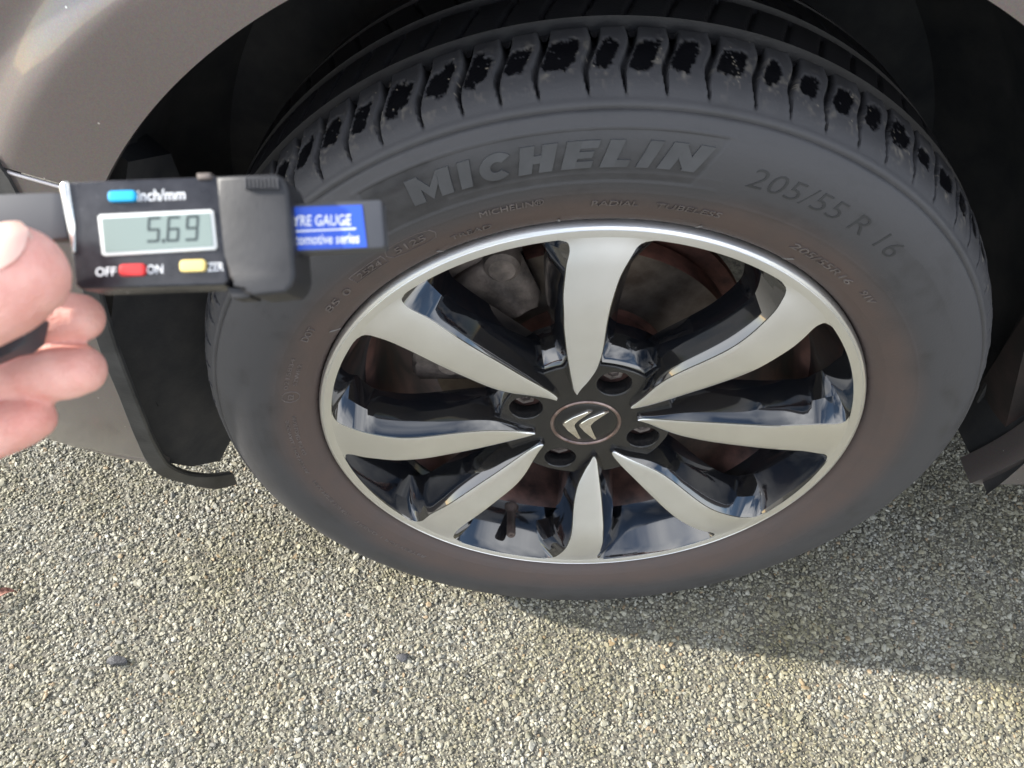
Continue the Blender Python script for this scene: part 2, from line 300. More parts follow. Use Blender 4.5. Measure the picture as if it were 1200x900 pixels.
# shoulder sipes
NS = 82; tt = np.clip((rr-.2995)/(.3155-.2995), 0, 1); tlen = np.clip((yy-.002)/(.053-.002), 0, 1)
jit = RNG.uniform(-.10, .10, NS); jit2 = RNG.uniform(0, 1, NS)
ph = ua*NS; lean = .16*np.sin(tlen*3.0)-.30*tlen+.12*np.sin(tlen*7)*tlen
k0 = np.floor(ph-lean).astype(int) % NS; fr = (ph-lean)-np.floor(ph-lean)-jit[k0]
wid = .085*(.35+.65*sstep(.08, .5, tlen))+.03*sstep(.75, 1, tlen); vis = sstep(.03, .16, tlen)*is_out
g1 = np.exp(-((fr-.5)/wid)**4); dsp -= (.0042+.0026*sstep(.7, 1, tlen))*g1*vis; dust_glint *= 1-.85*g1*vis
lipm = np.exp(-((fr-.5-wid*1.7)/.05)**2); dsp += .0005*lipm*vis; dust_glint += .25*lipm*vis
# dark worn scoops between the sipes
fr2 = ((ph-lean) % 1)-jit[k0]; ecc = (((fr2-.02) % 1)-.5)
nz = vnoise(ua, tlen, 3, 900, 24)*.55+vnoise(ua, tlen, 4, 2200, 60)*.35
rad = (np.abs((((fr2+.5) % 1)-.58)/(.26+.09*jit2[(k0*5) % NS]))**3.2+np.abs((tlen-.56-.06*(jit2[k0]-.5))/(.17+.10*jit2[(k0*7) % NS]))**3.2)**(1/3.2)+(nz-.45)*.42
sc = (1-sstep(.80, .98, rad))*is_out*(tlen > .1); dsp -= .0008*sc; dust_glint *= 1-.97*sc
edge = np.exp(-((rad-1.02)/.09)**2)*is_out*(tlen > .12); dust_glint += edge*.55*vnoise(ua, tlen, 8, 700, 9); dsp += .0003*edge
# grubby dirt on the shoulder, plus wet glints painted as pale specks
dust_glint += is_out*sstep(.02, .25, tlen)*(1-sstep(.6, 1, tlen))*(vnoise(ua, tlen, 5, 160, 6)*.9-.1)
dust_glint -= is_out*sstep(.55, .95, tlen)*.35; dust_glint *= 1-.96*sc
glint_spk = (vnoise(ua, tlen, 11, 2100, 90) > .93)*is_out*(tlen > .12); dust_glint += 1.1*glint_spk; dsp += .0003*glint_spk
glint = ((vnoise(ua, tlen, 51, 2150, 70) > .965)*is_out*(tlen > .25)).astype(float)  # wet sparkle painted in as pale specks
dirt_glint = np.clip(is_out*sstep(.02, .3, tlen)*(1-sstep(.62, .95, tlen))*((vnoise(ua, tlen, 41, 260, 7)*.6+vnoise(ua, tlen, 42, 1100, 26)*.6)-.72)*1.3+edge*(vnoise(ua, tlen, 43, 500, 9)-.45)*.5, 0, .5)*(1-sc)*(1-g1*vis)+glint
# tread ribs: dark, fine cross sipes
trd = (np.arange(nr)[:, None] >= len(outer)-1) & (prof[:, 1:2] < .156); dust_glint = np.where(trd, .30, dust_glint)
for (ya, yb, cnt, sl) in ((.064, .098, 82, .5), (.110, .144, 82, -.5)):
    m_ = (yy > ya) & (yy < yb) & trd & (rr > .3155); p2 = (ua*cnt+sl*(yy-ya)/(yb-ya)) % 1; g2 = np.exp(-((p2-.5)/.06)**4); dsp -= np.where(m_, .0028*g2, 0)
dust_glint *= 1-.5*g1*vis
# crease between sidewall and shoulder, brand band, fine rings
dsp -= .0012*np.exp(-((rr-.2962)/.0010)**2)*is_out; dust_glint -= .35*np.exp(-((rr-.2962)/.0009)**2)*is_out
dsp += .0004*sstep(.2962, .2972, rr)*(1-sstep(.2985, .3005, rr))*is_out
deg = (np.degrees(TH)+360) % 360
right_end = 79.0-(rr-.288)/.030*(-2.9)
inb = sstep(0, .35, deg-(78.4+(.288-rr)/.030*2.9))*(1-sstep(121.8, 122.2, deg))*sstep(.2580, .2586, rr)*(1-sstep(.2874, .2880, rr))*(yy < .02)
dsp -= .00045*inb; dust_glint -= .42*inb
near_b = (deg > 78)*(deg < 123)*(yy < .02)
for rc, hgt in ((.2882, .00045), (.2576, .0004), (.2640, .00025)):
    ln_ = np.exp(-((rr-rc)/.0006)**2)*near_b*((deg < 112) if rc == .2640 else 1); dsp += hgt*ln_; dust_glint += .4*ln_
dsp += .0003*np.exp(-((rr-.2500)/.0007)**2)*(yy < .02); dsp += .00022*np.exp(-((rr-.2308)/.0006)**2)*(yy < .02)
dust_glint += (yy < .01)*(rr < .2955)*((vnoise(ua, (rr-.2)/.1, 21, 40, 7)-.5)*.34+(vnoise(ua, (rr-.2)/.1, 22, 14, 40)-.5)*.22+(vnoise(ua, (rr-.2)/.1, 23, 300, 30)-.5)*.16)
# brown bloom of brake dust round the bead
brown = (1-sstep(.2360, .2610, rr+(vnoise(ua, rr*0+.5, 31, 26, 3)-.5)*.012))*(yy < .03)*.92
low = .5-.5*np.sin(TH); brown = np.clip(brown+0*low, 0, 1)
R2 = rr+dsp*out_n[:, :1]; Y2 = yy+dsp*out_n[:, 1:]
X = R2*np.cos(TH); Z = CZ+R2*np.sin(TH)
bul = sstep(.075, 0, Z) if False else np.clip((.075-Z)/.075, 0, 1)**1.5
Y2 = np.where(yy < .1, Y2-.001*bul*(rr > .235), Y2+.004*bul*(rr > .235)); Z = np.maximum(Z, -.0012)
V = np.stack([X, Y2, Z], -1).reshape(-1, 3)
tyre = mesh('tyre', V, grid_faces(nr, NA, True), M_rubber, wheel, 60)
tag(tyre, 'worn dusty black tyre with brown bloom near the rim')
for nm, arr in (('dust_glint', dust_glint), ('brown', brown), ('dirt_glint', dirt_glint)):
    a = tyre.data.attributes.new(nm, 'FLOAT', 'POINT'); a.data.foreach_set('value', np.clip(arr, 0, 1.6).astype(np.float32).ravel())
def tyre_y(r): return np.interp(r, outer[:, 0], outer[:, 1])
def tyre_text(s, a0, a1, r0, r1, m, bold=0., shear=0., h=.0005, sink=.0006):
    me, co = text_mesh(s, bold, .5, shear); thm = np.radians(a0+(a1-a0)*co[:, 0]); r = r0+(r1-r0)*co[:, 1]
    z = co[:, 2]/max(1e-6, np.abs(co[:, 2]).max())             # -1 back, +1 front
    y = tyre_y(r)-np.where(z > 0, h, -sink)
    set_co(me, np.stack([r*np.cos(thm), y, CZ+r*np.sin(thm)], -1)); o = link('tyre_lettering', me, m, wheel, 30); return o
def block_letters():                                          # heavy moulded capitals, each from plain bars
    st = .42; H = 1.
    def bar(x0, y0, x1, y1): return [(x0, y0), (x1, y0), (x1, y1), (x0, y1)]
    def C_(w_):
        o = []; n_ = 22; cx = w_*.56
        for k in range(n_):
            a0, a1 = R(42+276*k/n_), R(42+276*(k+1)/n_)
            o.append([(cx+(w_*.56-.17)*math.cos(a0)*.55, .5+.20*math.sin(a0)), (cx+w_*.56*math.cos(a0), .5+.5*math.sin(a0)), (cx+w_*.56*math.cos(a1), .5+.5*math.sin(a1)), (cx+(w_*.56-.17)*math.cos(a1)*.55, .5+.20*math.sin(a1))])
        return o
    G = {'M': (1.42, lambda w_: [bar(0, 0, st, 1), bar(w_-st, 0, w_, 1), [(st*.9, 1), (st, .52), (w_/2, 0), (w_/2, .50)], [(w_-st*.9, 1), (w_/2, .50), (w_/2, 0), (w_-st, .52)]]),
         'I': (.38, lambda w_: [bar(0, 0, w_, 1)]), 'C': (.94, C_),
         'H': (1.06, lambda w_: [bar(0, 0, st, 1), bar(w_-st, 0, w_, 1), bar(st, .36, w_-st, .64)]),
         'E': (.92, lambda w_: [bar(0, 0, st, 1), bar(st, 0, w_, .26), bar(st, .38, w_*.92, .62), bar(st, .74, w_, 1)]),
         'L': (.84, lambda w_: [bar(0, 0, st, 1), bar(st, 0, w_, .28)]),
         'N': (1.18, lambda w_: [bar(0, 0, st, 1), bar(w_-st, 0, w_, 1), [(st*.85, 1), (st, .45), (w_-st*.85, 0), (w_-st, .55)]])}
    out = []; x = 0
    for ch in 'MICHELIN':
        w_, fn = G[ch]
        for q in fn(w_): out.append([(x+a_, b_) for a_, b_ in q])
        x += w_+.27
    x -= .27; return [[(a_/x, b_) for a_, b_ in q] for q in out]
v = []; f = []
for q in block_letters():
    pp = []
    for i in range(4):                                          # subdivide the long edges so that they follow the curve of the tyre
        a_, b_ = q[i], q[(i+1) % 4]; pp += [(a_[0]+(b_[0]-a_[0])*k/3, a_[1]+(b_[1]-a_[1])*k/3) for k in range(3)]
    n0 = len(v); n_ = len(pp)
    for h in (-.0006, .0002):
        for (u_, w_) in pp:
            r_ = .2672+.0150*w_; a_ = R(116.2+(81.0-116.2)*u_-(w_-.4)*(.2+1.5*u_)); v.append((r_*math.cos(a_), float(tyre_y(r_))-(h if h < 0 else .00045), CZ+r_*math.sin(a_)))
    f.append(tuple(n0+n_+i for i in range(n_))); f += [(n0+i, n0+(i+1) % n_, n0+n_+(i+1) % n_, n0+n_+i) for i in range(n_)]
tag(mesh('tyre_lettering', v, f, M_letter, wheel, 30), 'large raised MICHELIN lettering in a dark band')
tag(tyre_text('205/55 R 16', 74.9, 50.4, .2650, .2765, M_letter3, -.012, .18, h=.0003), 'thin 205/55 R 16 size lettering')
for s, a0, a1, r0, r1 in (('MICHELIN®', 109.3, 100.2, .2445, .2490), ('RADIAL', 93.8, 87.4, .2395, .2437), ('TUBELESS', 84.8, 75.4, .2390, .2432), ('205/55R16', 62.8, 49.6, .2355, .2405), ('91V', 46.8, 43.4, .2375, .2420),
                         ('DOT', 149.5, 145.6, .2385, .2435), ('85 0', 141.0, 134.3, .2375, .2425), ('2524', 131.3, 126.4, .2410, .2455), ('5125', 123.4, 118.0, .2420, .2470), ('TREAD', 115.0, 108.5, .2330, .2365)):
    tyre_text(s, a0, a1, r0, r1, M_letter2, .0, .12, h=.0009)
def arc_ridge(pts, wdt=.0006, h=.0005):                        # thin moulded outline on the sidewall, pts (deg, r)
    p = []
    for i in range(len(pts)):
        a_, b_ = np.array(pts[i], float), np.array(pts[(i+1) % len(pts)], float); p += [a_+(b_-a_)*q/6 for q in range(6)]
    c_ = np.mean(p, axis=0); v = []; n_ = len(p)
    for q in p:
        for k_, hh in ((-1, -.0002), (-.5, h), (.5, h), (1, -.0002)):
            rr_ = q[1]+np.sign(q[1]-c_[1])*k_*wdt*.5; aa_ = q[0]+np.sign(q[0]-c_[0])*k_*wdt*.5/.24*57.3
            v.append((rr_*math.cos(R(aa_)), tyre_y(rr_)-hh, CZ+rr_*math.sin(R(aa_))))
    f = [(i*4+k_, i*4+k_+1, ((i+1) % n_)*4+k_+1, ((i+1) % n_)*4+k_) for i in range(n_) for k_ in range(3)]
    return mesh('moulded_outline', v, f, M_letter2, wheel, 60)
arc_ridge([(125, .2445), (124.4, .2485), (122.5, .2495), (118.6, .2495), (116.8, .2482), (116.2, .2445), (116.8, .2405), (118.6, .2392), (122.5, .2392), (124.4, .2405)])
arc_ridge([(132.4, .2468), (125.6, .2468), (125.6, .2398), (132.4, .2398)])
arc_ridge([(165.5+4*math.cos(q), .2395+.0062*math.sin(q)) if False else (165.5+1.6*math.cos(q*.6283), .2385+.0065*math.sin(q*.6283)) for q in range(10)])
tyre_text('E2', 166.2, 164.8, .2365, .2405, M_letter2)
tyre_text('0215834', 163.2, 154.5, .2410, .2440, M_letter2); tyre_text('S2WR2', 162.2, 156.0, .2350, .2380, M_letter2)
tyre_text('SIDEWALL 1 POLYESTER', 172.5, 190, .2405, .2430, M_letter2); tyre_text('MAX LOAD 615 KG', 171.5, 184, .2350, .2378, M_letter2)
tyre_text('MAX PRESS 350 KPA', 193, 208, .2395, .2425, M_letter2); tyre_text('TREAD 1 POLYESTER', 210, 232, .2395, .2425, M_letter2)
# moulding sprue hairs near the bead, small balance / wear arrows
for a0 in (118.5, 98.6, 76.8, 60.0, 146.0):
    v = []
    for rr_, h in ((.2215, 0), (.2285, .0006)):
        for da in (-.16, .16): v.append((rr_*math.cos(R(a0+da)), tyre_y(rr_)-.0002-h, CZ+rr_*math.sin(R(a0+da)))); v.append((rr_*math.cos(R(a0+da)), tyre_y(rr_)-.0008-h, CZ+rr_*math.sin(R(a0+da))))
    mesh('vent_spew', v, [(0, 1, 5, 4), (2, 3, 7, 6), (1, 3, 7, 5), (0, 1, 3, 2), (4, 5, 7, 6)], M_spew, wheel, 30)

# ---- alloy rim
rim_prof = [(.2150, .030), (.2168, .017), (.2187, .009), (.2190, .0048), (.2184, .0022), (.2172, .0006), (.2156, .0000), (.2151, .0005), (.2147, 0.), (.2098, .0002), (.2086, .0006), (.2079, .0018), (.2050, .010), (.1990, .024), (.1925, .040), (.1885, .050), (.1840, .056), (.1815, .075), (.1815, .110), (.1860, .140), (.1950, .165), (.2000, .190), (.2110, .200), (.2130, .203), (.2150, .198)]
mi = [1, 1, 0, 0, 0, 0, 0, 0, 0, 0] + [1]*5 + [2]*9
lathe('rim', rim_prof, [M_face, M_black, M_barrel], wheel, 220, mi, 30)
RGd = np.array([.0435, .0445, .046, .05, .06, .075, .09, .105, .12, .135, .15, .165, .18, .19, .198, .203, .2065, .2083, .2095])
Pcw = np.array([194-90, 104.4, 104.8, 105.2, 104.3, 103.3, 102.6, 102, 101.4, 100.9, 100.2, 99.7, 98.8, 98.2, 97.5, 97.4, 97.8, 99.2, 101.5])
Pcc = np.array([126.6, 125.2, 124.4, 123.8, 124.3, 125.7, 126.7, 127.3, 127.8, 128.3, 128.9, 129.6, 130.3, 131.2, 132, 132, 131.5, 129.8, 127.0])
Qcw = np.array([127.4, 128.4, 129.4, 131.2, 135.2, 139.9, 141.9, 142, 141.5, 141.1, 140.9, 141.1, 141.7, 142.3, 143.2, 143.9, 145, 147, 151])
Qcc = np.array([193.2, 192.2, 191.2, 188.8, 183.5, 179.4, 178.2, 178, 178.3, 178.6, 178.6, 178.2, 177.5, 176.6, 175.8, 175.2, 174, 172, 168])
DN = catmull([(.03, .0135), (.045, .0123), (.075, .0066), (.11, .0005), (.15, -.0048), (.185, -.0030), (.205, 0.), (.2105, .0006)], 12)
RF = np.concatenate([np.linspace(RGd[0], RGd[2], 4), np.linspace(.048, .188, 40), np.linspace(.190, .2095, 14)])
def smooth_i(x_, xp, fp):
    c_ = catmull(list(zip(xp, fp)), 10); return np.interp(x_, c_[:, 0], c_[:, 1])
def make_spoke(lo, hi):
    def sm_(v_):
        u_ = np.linspace(RF[0], RF[-1], 400); w_ = smooth_i(u_, RGd, v_); k_ = np.exp(-np.linspace(-2, 2, 25)**2); k_ /= k_.sum(); pd = np.pad(w_, 12, mode='edge'); g_ = np.convolve(pd, k_, 'valid')
        m_ = sstep(.055, .075, u_)*(1-sstep(.186, .198, u_)); return np.interp(RF, u_, w_*(1-m_)+g_*m_)
    a = np.radians(sm_(lo)); b_ = np.radians(sm_(hi)); d = np.interp(RF, DN[:, 0], DN[:, 1]); v = []; NF = 9
    for r_, a0, a1, dd in zip(RF, a, b_, d):
        s_ = float(sstep(.05, .09, r_)); o_ = float(sstep(.176, .2075, r_)); bv = .0007; drop = .013+.004*s_; d2 = .038
        off1 = .0060+.0035*s_+.008*o_; off2 = .0085+.0045*s_+.018*o_
        row = [(a0-off2/r_, dd+d2), (a0-off1/r_, dd+drop), (a0-bv/r_, dd+bv*1.6)]
        row += [(a0+(a1-a0)*q/(NF-1), dd+.0007*(2*q/(NF-1)-1)**4) for q in range(NF)]
        row += [(a1+bv/r_, dd+bv*1.6), (a1+off1/r_, dd+drop), (a1+off2/r_, dd+d2)]
        v += [(r_*math.cos(q), y, r_*math.sin(q)) for q, y in row]
    nv = NF+6; f = grid_faces(len(RF), nv); mi = np.tile(np.array([1, 1, 1]+[0]*(NF-1)+[1, 1, 1]), len(RF)-1)
    f = [tuple(q) for q in f]+[tuple(range(nv))[::-1], tuple((len(RF)-1)*nv+q for q in range(nv))]
    f += [(i*nv, i*nv+nv-1, (i+1)*nv+nv-1, (i+1)*nv) for i in range(len(RF)-1)]
    mi = list(mi)+[1, 1]+[1]*(len(RF)-1)
    me = bpy.data.meshes.new('spoke'); me.from_pydata(v, [], f); me.polygons.foreach_set('material_index', [int(q) for q in mi]); me.update()
    bm = bmesh.new(); bm.from_mesh(me); bmesh.ops.recalc_face_normals(bm, faces=bm.faces[:]); bm.to_mesh(me); bm.free()
    me.materials.append(M_face); me.materials.append(M_black); me.polygons.foreach_set('use_smooth', [True]*len(me.polygons)); me.set_sharp_from_angle(angle=R(24)); return me
for me_ in (make_spoke(Pcc, Qcw), make_spoke(Qcc, Pcw+90)):
    for k in range(4):
        o = bpy.data.objects.new('spoke', me_); COL.objects.link(o); o.parent = wheel; o.location = (0, 0, CZ); o.rotation_euler = (0, R(90*k), 0)
# hub plate with four bolt wells
BA = [159.5-90*k for k in range(4)]
cu = bpy.data.curves.new('hub', 'CURVE'); cu.dimensions = '2D'; cu.fill_mode = 'BOTH'; cu.extrude = .006; cu.bevel_depth = .0016; cu.bevel_resolution = 2
def circ(c_, r_, n_=56):
    s_ = cu.splines.new('POLY'); s_.points.add(n_-1); s_.use_cyclic_u = True
    for i in range(n_): s_.points[i].co = (c_[0]+r_*math.cos(2*math.pi*i/n_), c_[1]+r_*math.sin(2*math.pi*i/n_), 0, 1)
circ((0, 0), .0715, 96)
for a_ in BA: circ((.0540*math.cos(R(a_)), .0540*math.sin(R(a_))), .0152)
o = bpy.data.objects.new('hubc', cu); COL.objects.link(o); me = bpy.data.meshes.new_from_object(o.evaluated_get(bpy.context.evaluated_depsgraph_get())); bpy.data.objects.remove(o)
co = np.zeros(len(me.vertices)*3); me.vertices.foreach_get('co', co); co = co.reshape(-1, 3)
rad_ = np.hypot(co[:, 0], co[:, 1]); set_co(me, np.stack([co[:, 0], .0246-co[:, 2], CZ+co[:, 1]], -1)); me.flip_normals()
link('hub_plate', me, M_hub, wheel, 30)
lathe('hub_cone', [(.0715, .0200), (.0735, .0205), (.0765, .0230), (.0860, .0400), (.0885, .0500), (.0800, .060), (.0200, .062)], M_black, wheel, 96)
lathe('hub_back', [(.0, .047), (.078, .047), (.079, .052)], M_barrel, wheel, 64)
for a_ in BA:
    cx, cz = .0545*math.cos(R(a_)), .0545*math.sin(R(a_))
    v = []; ring = [(.0092, .046), (.0092, .0300), (.0084, .0288), (.0050, .0288), (.0044, .0315)]
    for k, (r_, y_) in enumerate(ring):
        for i in range(6): v.append((cx+r_*math.cos(i*math.pi/3+a_), y_, CZ+cz+r_*math.sin(i*math.pi/3+a_)))
    f = list(grid_faces(len(ring), 6, True))+[tuple(range(24, 30))]
    mesh('wheel_bolt', v, f, M_bolt, wheel, 30)
    lathe('bolt_seat', [(.0170, .030), (.0166, .0315), (.0135, .038), (.0100, .046)], M_barrel, wheel, 32, c=(cx, CZ+cz))
lathe('centre_cap', [(.0262, .0176), (.0250, .0166), (.018, .0158), (.008, .0155), (.0003, .0155)], M_cap, wheel, 72, flip=True)
lathe('cap_ring', [(.0300, .0200), (.0297, .0165), (.0288, .0157), (.0276, .0158), (.0268, .0168), (.0262, .0185)], M_capring, wheel, 72, flip=True)
chev = [(-19.6, 1.6), (-18.2, 4.2), (-12.0, 9.8), (-.5, 18.6), (3.4, 18.2), (-7.2, 6.6), (-10.2, 3.0), (-10.6, .2), (-9.4, -4.0), (-2.6, -17.2), (-6.0, -17.9), (-14.8, -6.4), (-18.6, -.9)]
for dx, dz in ((0, 0), (13.0, -.6)):
    poly = [((p[0]*1.04+dx*1.05+.6)/1000, (p[1]*1.04+dz)/1000) for p in chev]
    prism('chevron_emblem', poly, 0, .0022, M_chrome, wheel, .0009, 2, fmap=lambda c: Vector((c.x, .0162-c.z, CZ+c.y)), angle=25)
# valve
p0, p1 = Vector((-.0630, .046, CZ-.181)), Vector((-.0625, .008, CZ-.1745)); ax = (p1-p0).normalized(); q_ = ax.to_track_quat('Z', 'Y').to_matrix()
v = []; vp = [(.0, 0), (.0078, 0), (.0074, .003), (.0050, .006), (.0044, .010), (.0042, .0245), (.0046, .0252), (.0046, .036), (.0040, .0376), (.0018, .0376), (.0016, .0366), (.0, .0366)]
for r_, h_ in vp:
    for i in range(18): v.append(p0+q_@Vector((r_*math.cos(i*math.pi/9), r_*math.sin(i*math.pi/9), h_)))
mesh('valve_stem', v, grid_faces(len(vp), 18, True), M_valve, wheel, 40)

# ---- brake and hub carrier
lathe('brake_disc', [(.030, .0640), (.062, .0640), (.068, .0665), (.0705, .080), (.0760, .0815), (.1330, .0815), (.1335, .0825), (.1335, .1020), (.1320, .1030), (.0760, .1030)], [M_rust, M_disc], car, 128, [0, 0, 0, 0, 1, 0, 0, 0, 0])
lathe('dust_shield', [(.04, .112), (.120, .114), (.146, .110), (.147, .116), (.04, .118)], M_rust, car, 96)
def arc_block(name, a0, a1, r0, r1, y0, y1, m, na=14, nz=.0018, seed=1, bev=.004):
    g = np.random.default_rng(seed); bm = bmesh.new(); rows = []
    for i in range(na+1):
        t_ = i/na; a_ = R(a0+(a1-a0)*t_); e_ = bev*2*(max(0, abs(2*t_-1)-.8)/.2)**2
        sec = [(r0+e_, y0+e_+bev), (r0+e_+bev, y0+e_), (r1-e_-bev, y0+e_), (r1-e_, y0+e_+bev), (r1-e_, y1-bev), (r1-e_-bev, y1), (r0+e_+bev, y1), (r0+e_, y1-bev)]
        rows.append([bm.verts.new(((q[0]+g.normal(0, nz*.5))*math.cos(a_), q[1]+g.normal(0, nz*.5), CZ+q[0]*math.sin(a_))) for q in sec])
    for i in range(na):
        for k in range(8): bm.faces.new((rows[i][k], rows[i][(k+1) % 8], rows[i+1][(k+1) % 8], rows[i+1][k]))
    bm.faces.new(rows[0][::-1]); bm.faces.new(rows[-1]); bmesh.ops.recalc_face_normals(bm, faces=bm.faces[:])
    return bm_obj(name, bm, m, car, 50)
arc_block('brake_caliper', 112, 158, .098, .157, .060, .074, M_iron, seed=2)
arc_block('caliper_bridge', 114, 156, .140, .166, .070, .150, M_iron, seed=3)
arc_block('caliper_bracket', 150, 184, .100, .150, .066, .078, M_iron, seed=4)
for a_, r_ in ((168, .118), (118, .150)):
    lathe('guide_pin_boss', [(.0, .056), (.010, .0565), (.0135, .060), (.0150, .070), (.0150, .100)], M_iron, car, 28, c=(r_*math.cos(R(a_)), CZ+r_*math.sin(R(a_))))
lathe('hub_carrier', [(.0, .125), (.05, .125), (.058, .135), (.058, .19), (.0, .19)], M_dark, car, 40)

# ---- body side
def y_body(x_, z_):
    fx = np.clip(-x_-.30, 0, None); y = .75*fx**2+.9*np.clip(-x_-.62, 0, None)**2
    y = y+.030*(np.clip((.42-z_)/.22, 0, 1.3))**2
    y = y+.10*np.clip((z_-.76)/.25, 0, 2)**2
    r_ = np.hypot(x_, z_-CZ); y = y+.010*sstep(.36, .50, z_)*sstep(.424+.02*np.clip(-x_-.22, 0, .2)*5, .452+.02*np.clip(-x_-.22, 0, .2)*5, r_)
    return y+.002
ZB, ZT, XF, XB = .200, .985, -.86, 1.25
def bottom(x_): return ZB+.03*np.clip((-x_-.55)/.3, 0, 1)**2
seam = 144.0
def seam_shift(r_): return R(np.clip((r_-.41)*45, -.9, 8))
path = [((96, 250), .030), ((104, 330), .030), ((123, 400), .030), ((146, 460), .034), ((168, 515), .040), ((186, 546), .046), ((212, 558), .062), ((244, 564), .085), ((270, 560), .112)]
pts = []
wds = [.013, .013, .014, .014, .016, .023, .033, .034, .030]
for (pq, y_), k in zip(path, range(len(path))):
    p = aty(pq[0]+3, pq[1], y_)
    for _ in range(6):
        if k < 6: p = aty(pq[0]+3, pq[1], float(y_body(np.array(p[0]), np.array(p[2])))-.002)
    d = np.array([1, 0, .15]) if k < 5 else (np.array([.75, 0, .65]) if k == 5 else (np.array([.35, -.2, .9]) if k == 6 else np.array([.1, -.1, 1.])))
    pts.append((p, d))
EA = [(150, .389), (158, .3885)]
for (p, d), k in zip(pts, range(6)):
    if k: EA.append(((math.degrees(math.atan2(p[2]-CZ, p[0]))+360) % 360, math.hypot(p[0], p[2]-CZ)+.0015))
EA.sort(); EA = np.array(EA)
def arch_r(a_): return float(np.interp(math.degrees(a_), EA[:, 0], EA[:, 1])) if math.degrees(a_) > 150 else .389
def body_part(name, a0, a1, na, m):
    tg = np.concatenate([np.linspace(0, .012, 4), np.linspace(.02, .10, 14), np.linspace(.13, 1.0, 22)]); v = []
    for a_ in np.linspace(R(a0), R(a1), na):
        AR = arch_r(a_)
        c_, s_ = math.cos(a_), math.sin(a_)
        lim = [1e9]
        if c_ > 1e-6: lim.append(XB/c_)
        if c_ < -1e-6: lim.append(XF/c_)
        if s_ > 1e-6: lim.append((ZT-CZ)/s_)
        if s_ < -1e-6: lim.append((ZB-CZ)/s_)
        rm = max(min(lim), AR+.0005)
        # rolled lip, then the panel
        ld = 1-.6*float(sstep(R(150), R(165), a_)); lipr = [(AR+.001, .030*ld), (AR-.0006, .012*ld), (AR-.0008, .004*ld)]
        for r_, dy in lipr:
            wt = max(0, 1-abs(a_-R(seam))/R(30 if a_ < R(seam) else 40)); aa = a_+wt*seam_shift(AR); x_, z_ = r_*math.cos(aa), CZ+r_*math.sin(aa); v.append((x_, float(y_body(np.array(AR*c_), np.array(CZ+AR*s_)))+dy, z_))
        for q in tg:
            dr = min(q, 1.0)*1.0; r_ = AR+(dr if rm-AR > 1.0 else q*(rm-AR)) if False else AR+(q*(rm-AR) if rm-AR < .1 else (q if q <= .10 else .10+(q-.10)/.90*(rm-AR-.10)))
            wt = max(0, 1-abs(a_-R(seam))/R(30 if a_ < R(seam) else 40)); aa = a_+wt*seam_shift(r_); x_, z_ = r_*math.cos(aa), CZ+r_*math.sin(aa); v.append((x_, float(y_body(np.array(x_), np.array(z_))), z_))
    return mesh(name, v, grid_faces(na, len(tg)+3), m, car, 30)
body_part('front_wing', -15.4, seam-.22, 150, M_paint)
tag(body_part('bumper', seam+.22, 195.4, 60, M_bumper), 'scuffed lower front bumper panel')
# the seam: dark gap filler behind, a pale bead added as painted edge highlight
v = []
for r_ in np.linspace(.391, .90, 40):
    for da, dy in ((-.45, .006), (.45, .006)):
        a_ = R(seam+da*.39/r_)+seam_shift(r_); x_, z_ = r_*math.cos(a_), CZ+r_*math.sin(a_); v.append((x_, float(y_body(np.array(x_), np.array(z_)))+dy, z_))
mesh('panel_gap', v, grid_faces(40, 2), M_dark, car)
v = []
for r_ in np.linspace(.391, .90, 60):
    a_ = R(seam+.26*.39/r_)+seam_shift(r_); x_, z_ = r_*math.cos(a_), CZ+r_*math.sin(a_); y_ = float(y_body(np.array(x_), np.array(z_)))
    for k in range(8): q = k*math.pi/4; v.append((x_+.0013*math.cos(q)*math.sin(a_), y_+.0008+.0013*math.sin(q), z_-.0013*math.cos(q)*math.cos(a_)))
mesh('edge_highlight_bead', v, grid_faces(60, 8, True), M_edge_highlight, car, 60)
# front fascia, bonnet, far side: the rest of the front quarter
yv = np.linspace(float(y_body(np.array(XF), np.array(.5)))+.01, 1.55, 30); zv = np.linspace(.23, .80, 12); v = []
for z_ in zv:
    for y_ in yv: v.append((XF-.13*(1-((y_-.89)/.66)**2)+.10*((z_-.5)/.3)**2*(1 if z_ > .5 else .3)+.005, y_, z_))
mesh('front_fascia', v, grid_faces(12, 30), M_paint, car)
xv = np.linspace(-.80, 1.25, 24); v = []
for x_ in xv:
    e0 = float(y_body(np.array(x_), np.array(ZT)))
    for q in np.linspace(0, 1, 18):
        y_ = e0+(1.78-2*e0)*q; v.append((x_, y_, .975+.07*(1-(2*q-1)**2)-.16*max(0, (-.05-x_)/.75)**2+(.10*max(0, x_-.2))))
mesh('bonnet', v, grid_faces(24, 18), M_paint, car)
v = []
for x_ in np.linspace(-.80, 1.25, 20):
    for z_ in (.23, .5, .8, .96): v.append((x_, 1.78-float(y_body(np.array(x_), np.array(z_))), z_))
mesh('off_side_panel', v, grid_faces(20, 4), M_paint, car)
v = [(x_, y_, .235) for x_ in (.42, 1.25) for y_ in (.06, 1.72)]; mesh('floor_pan', v, [(0, 1, 3, 2)], M_dark, car)
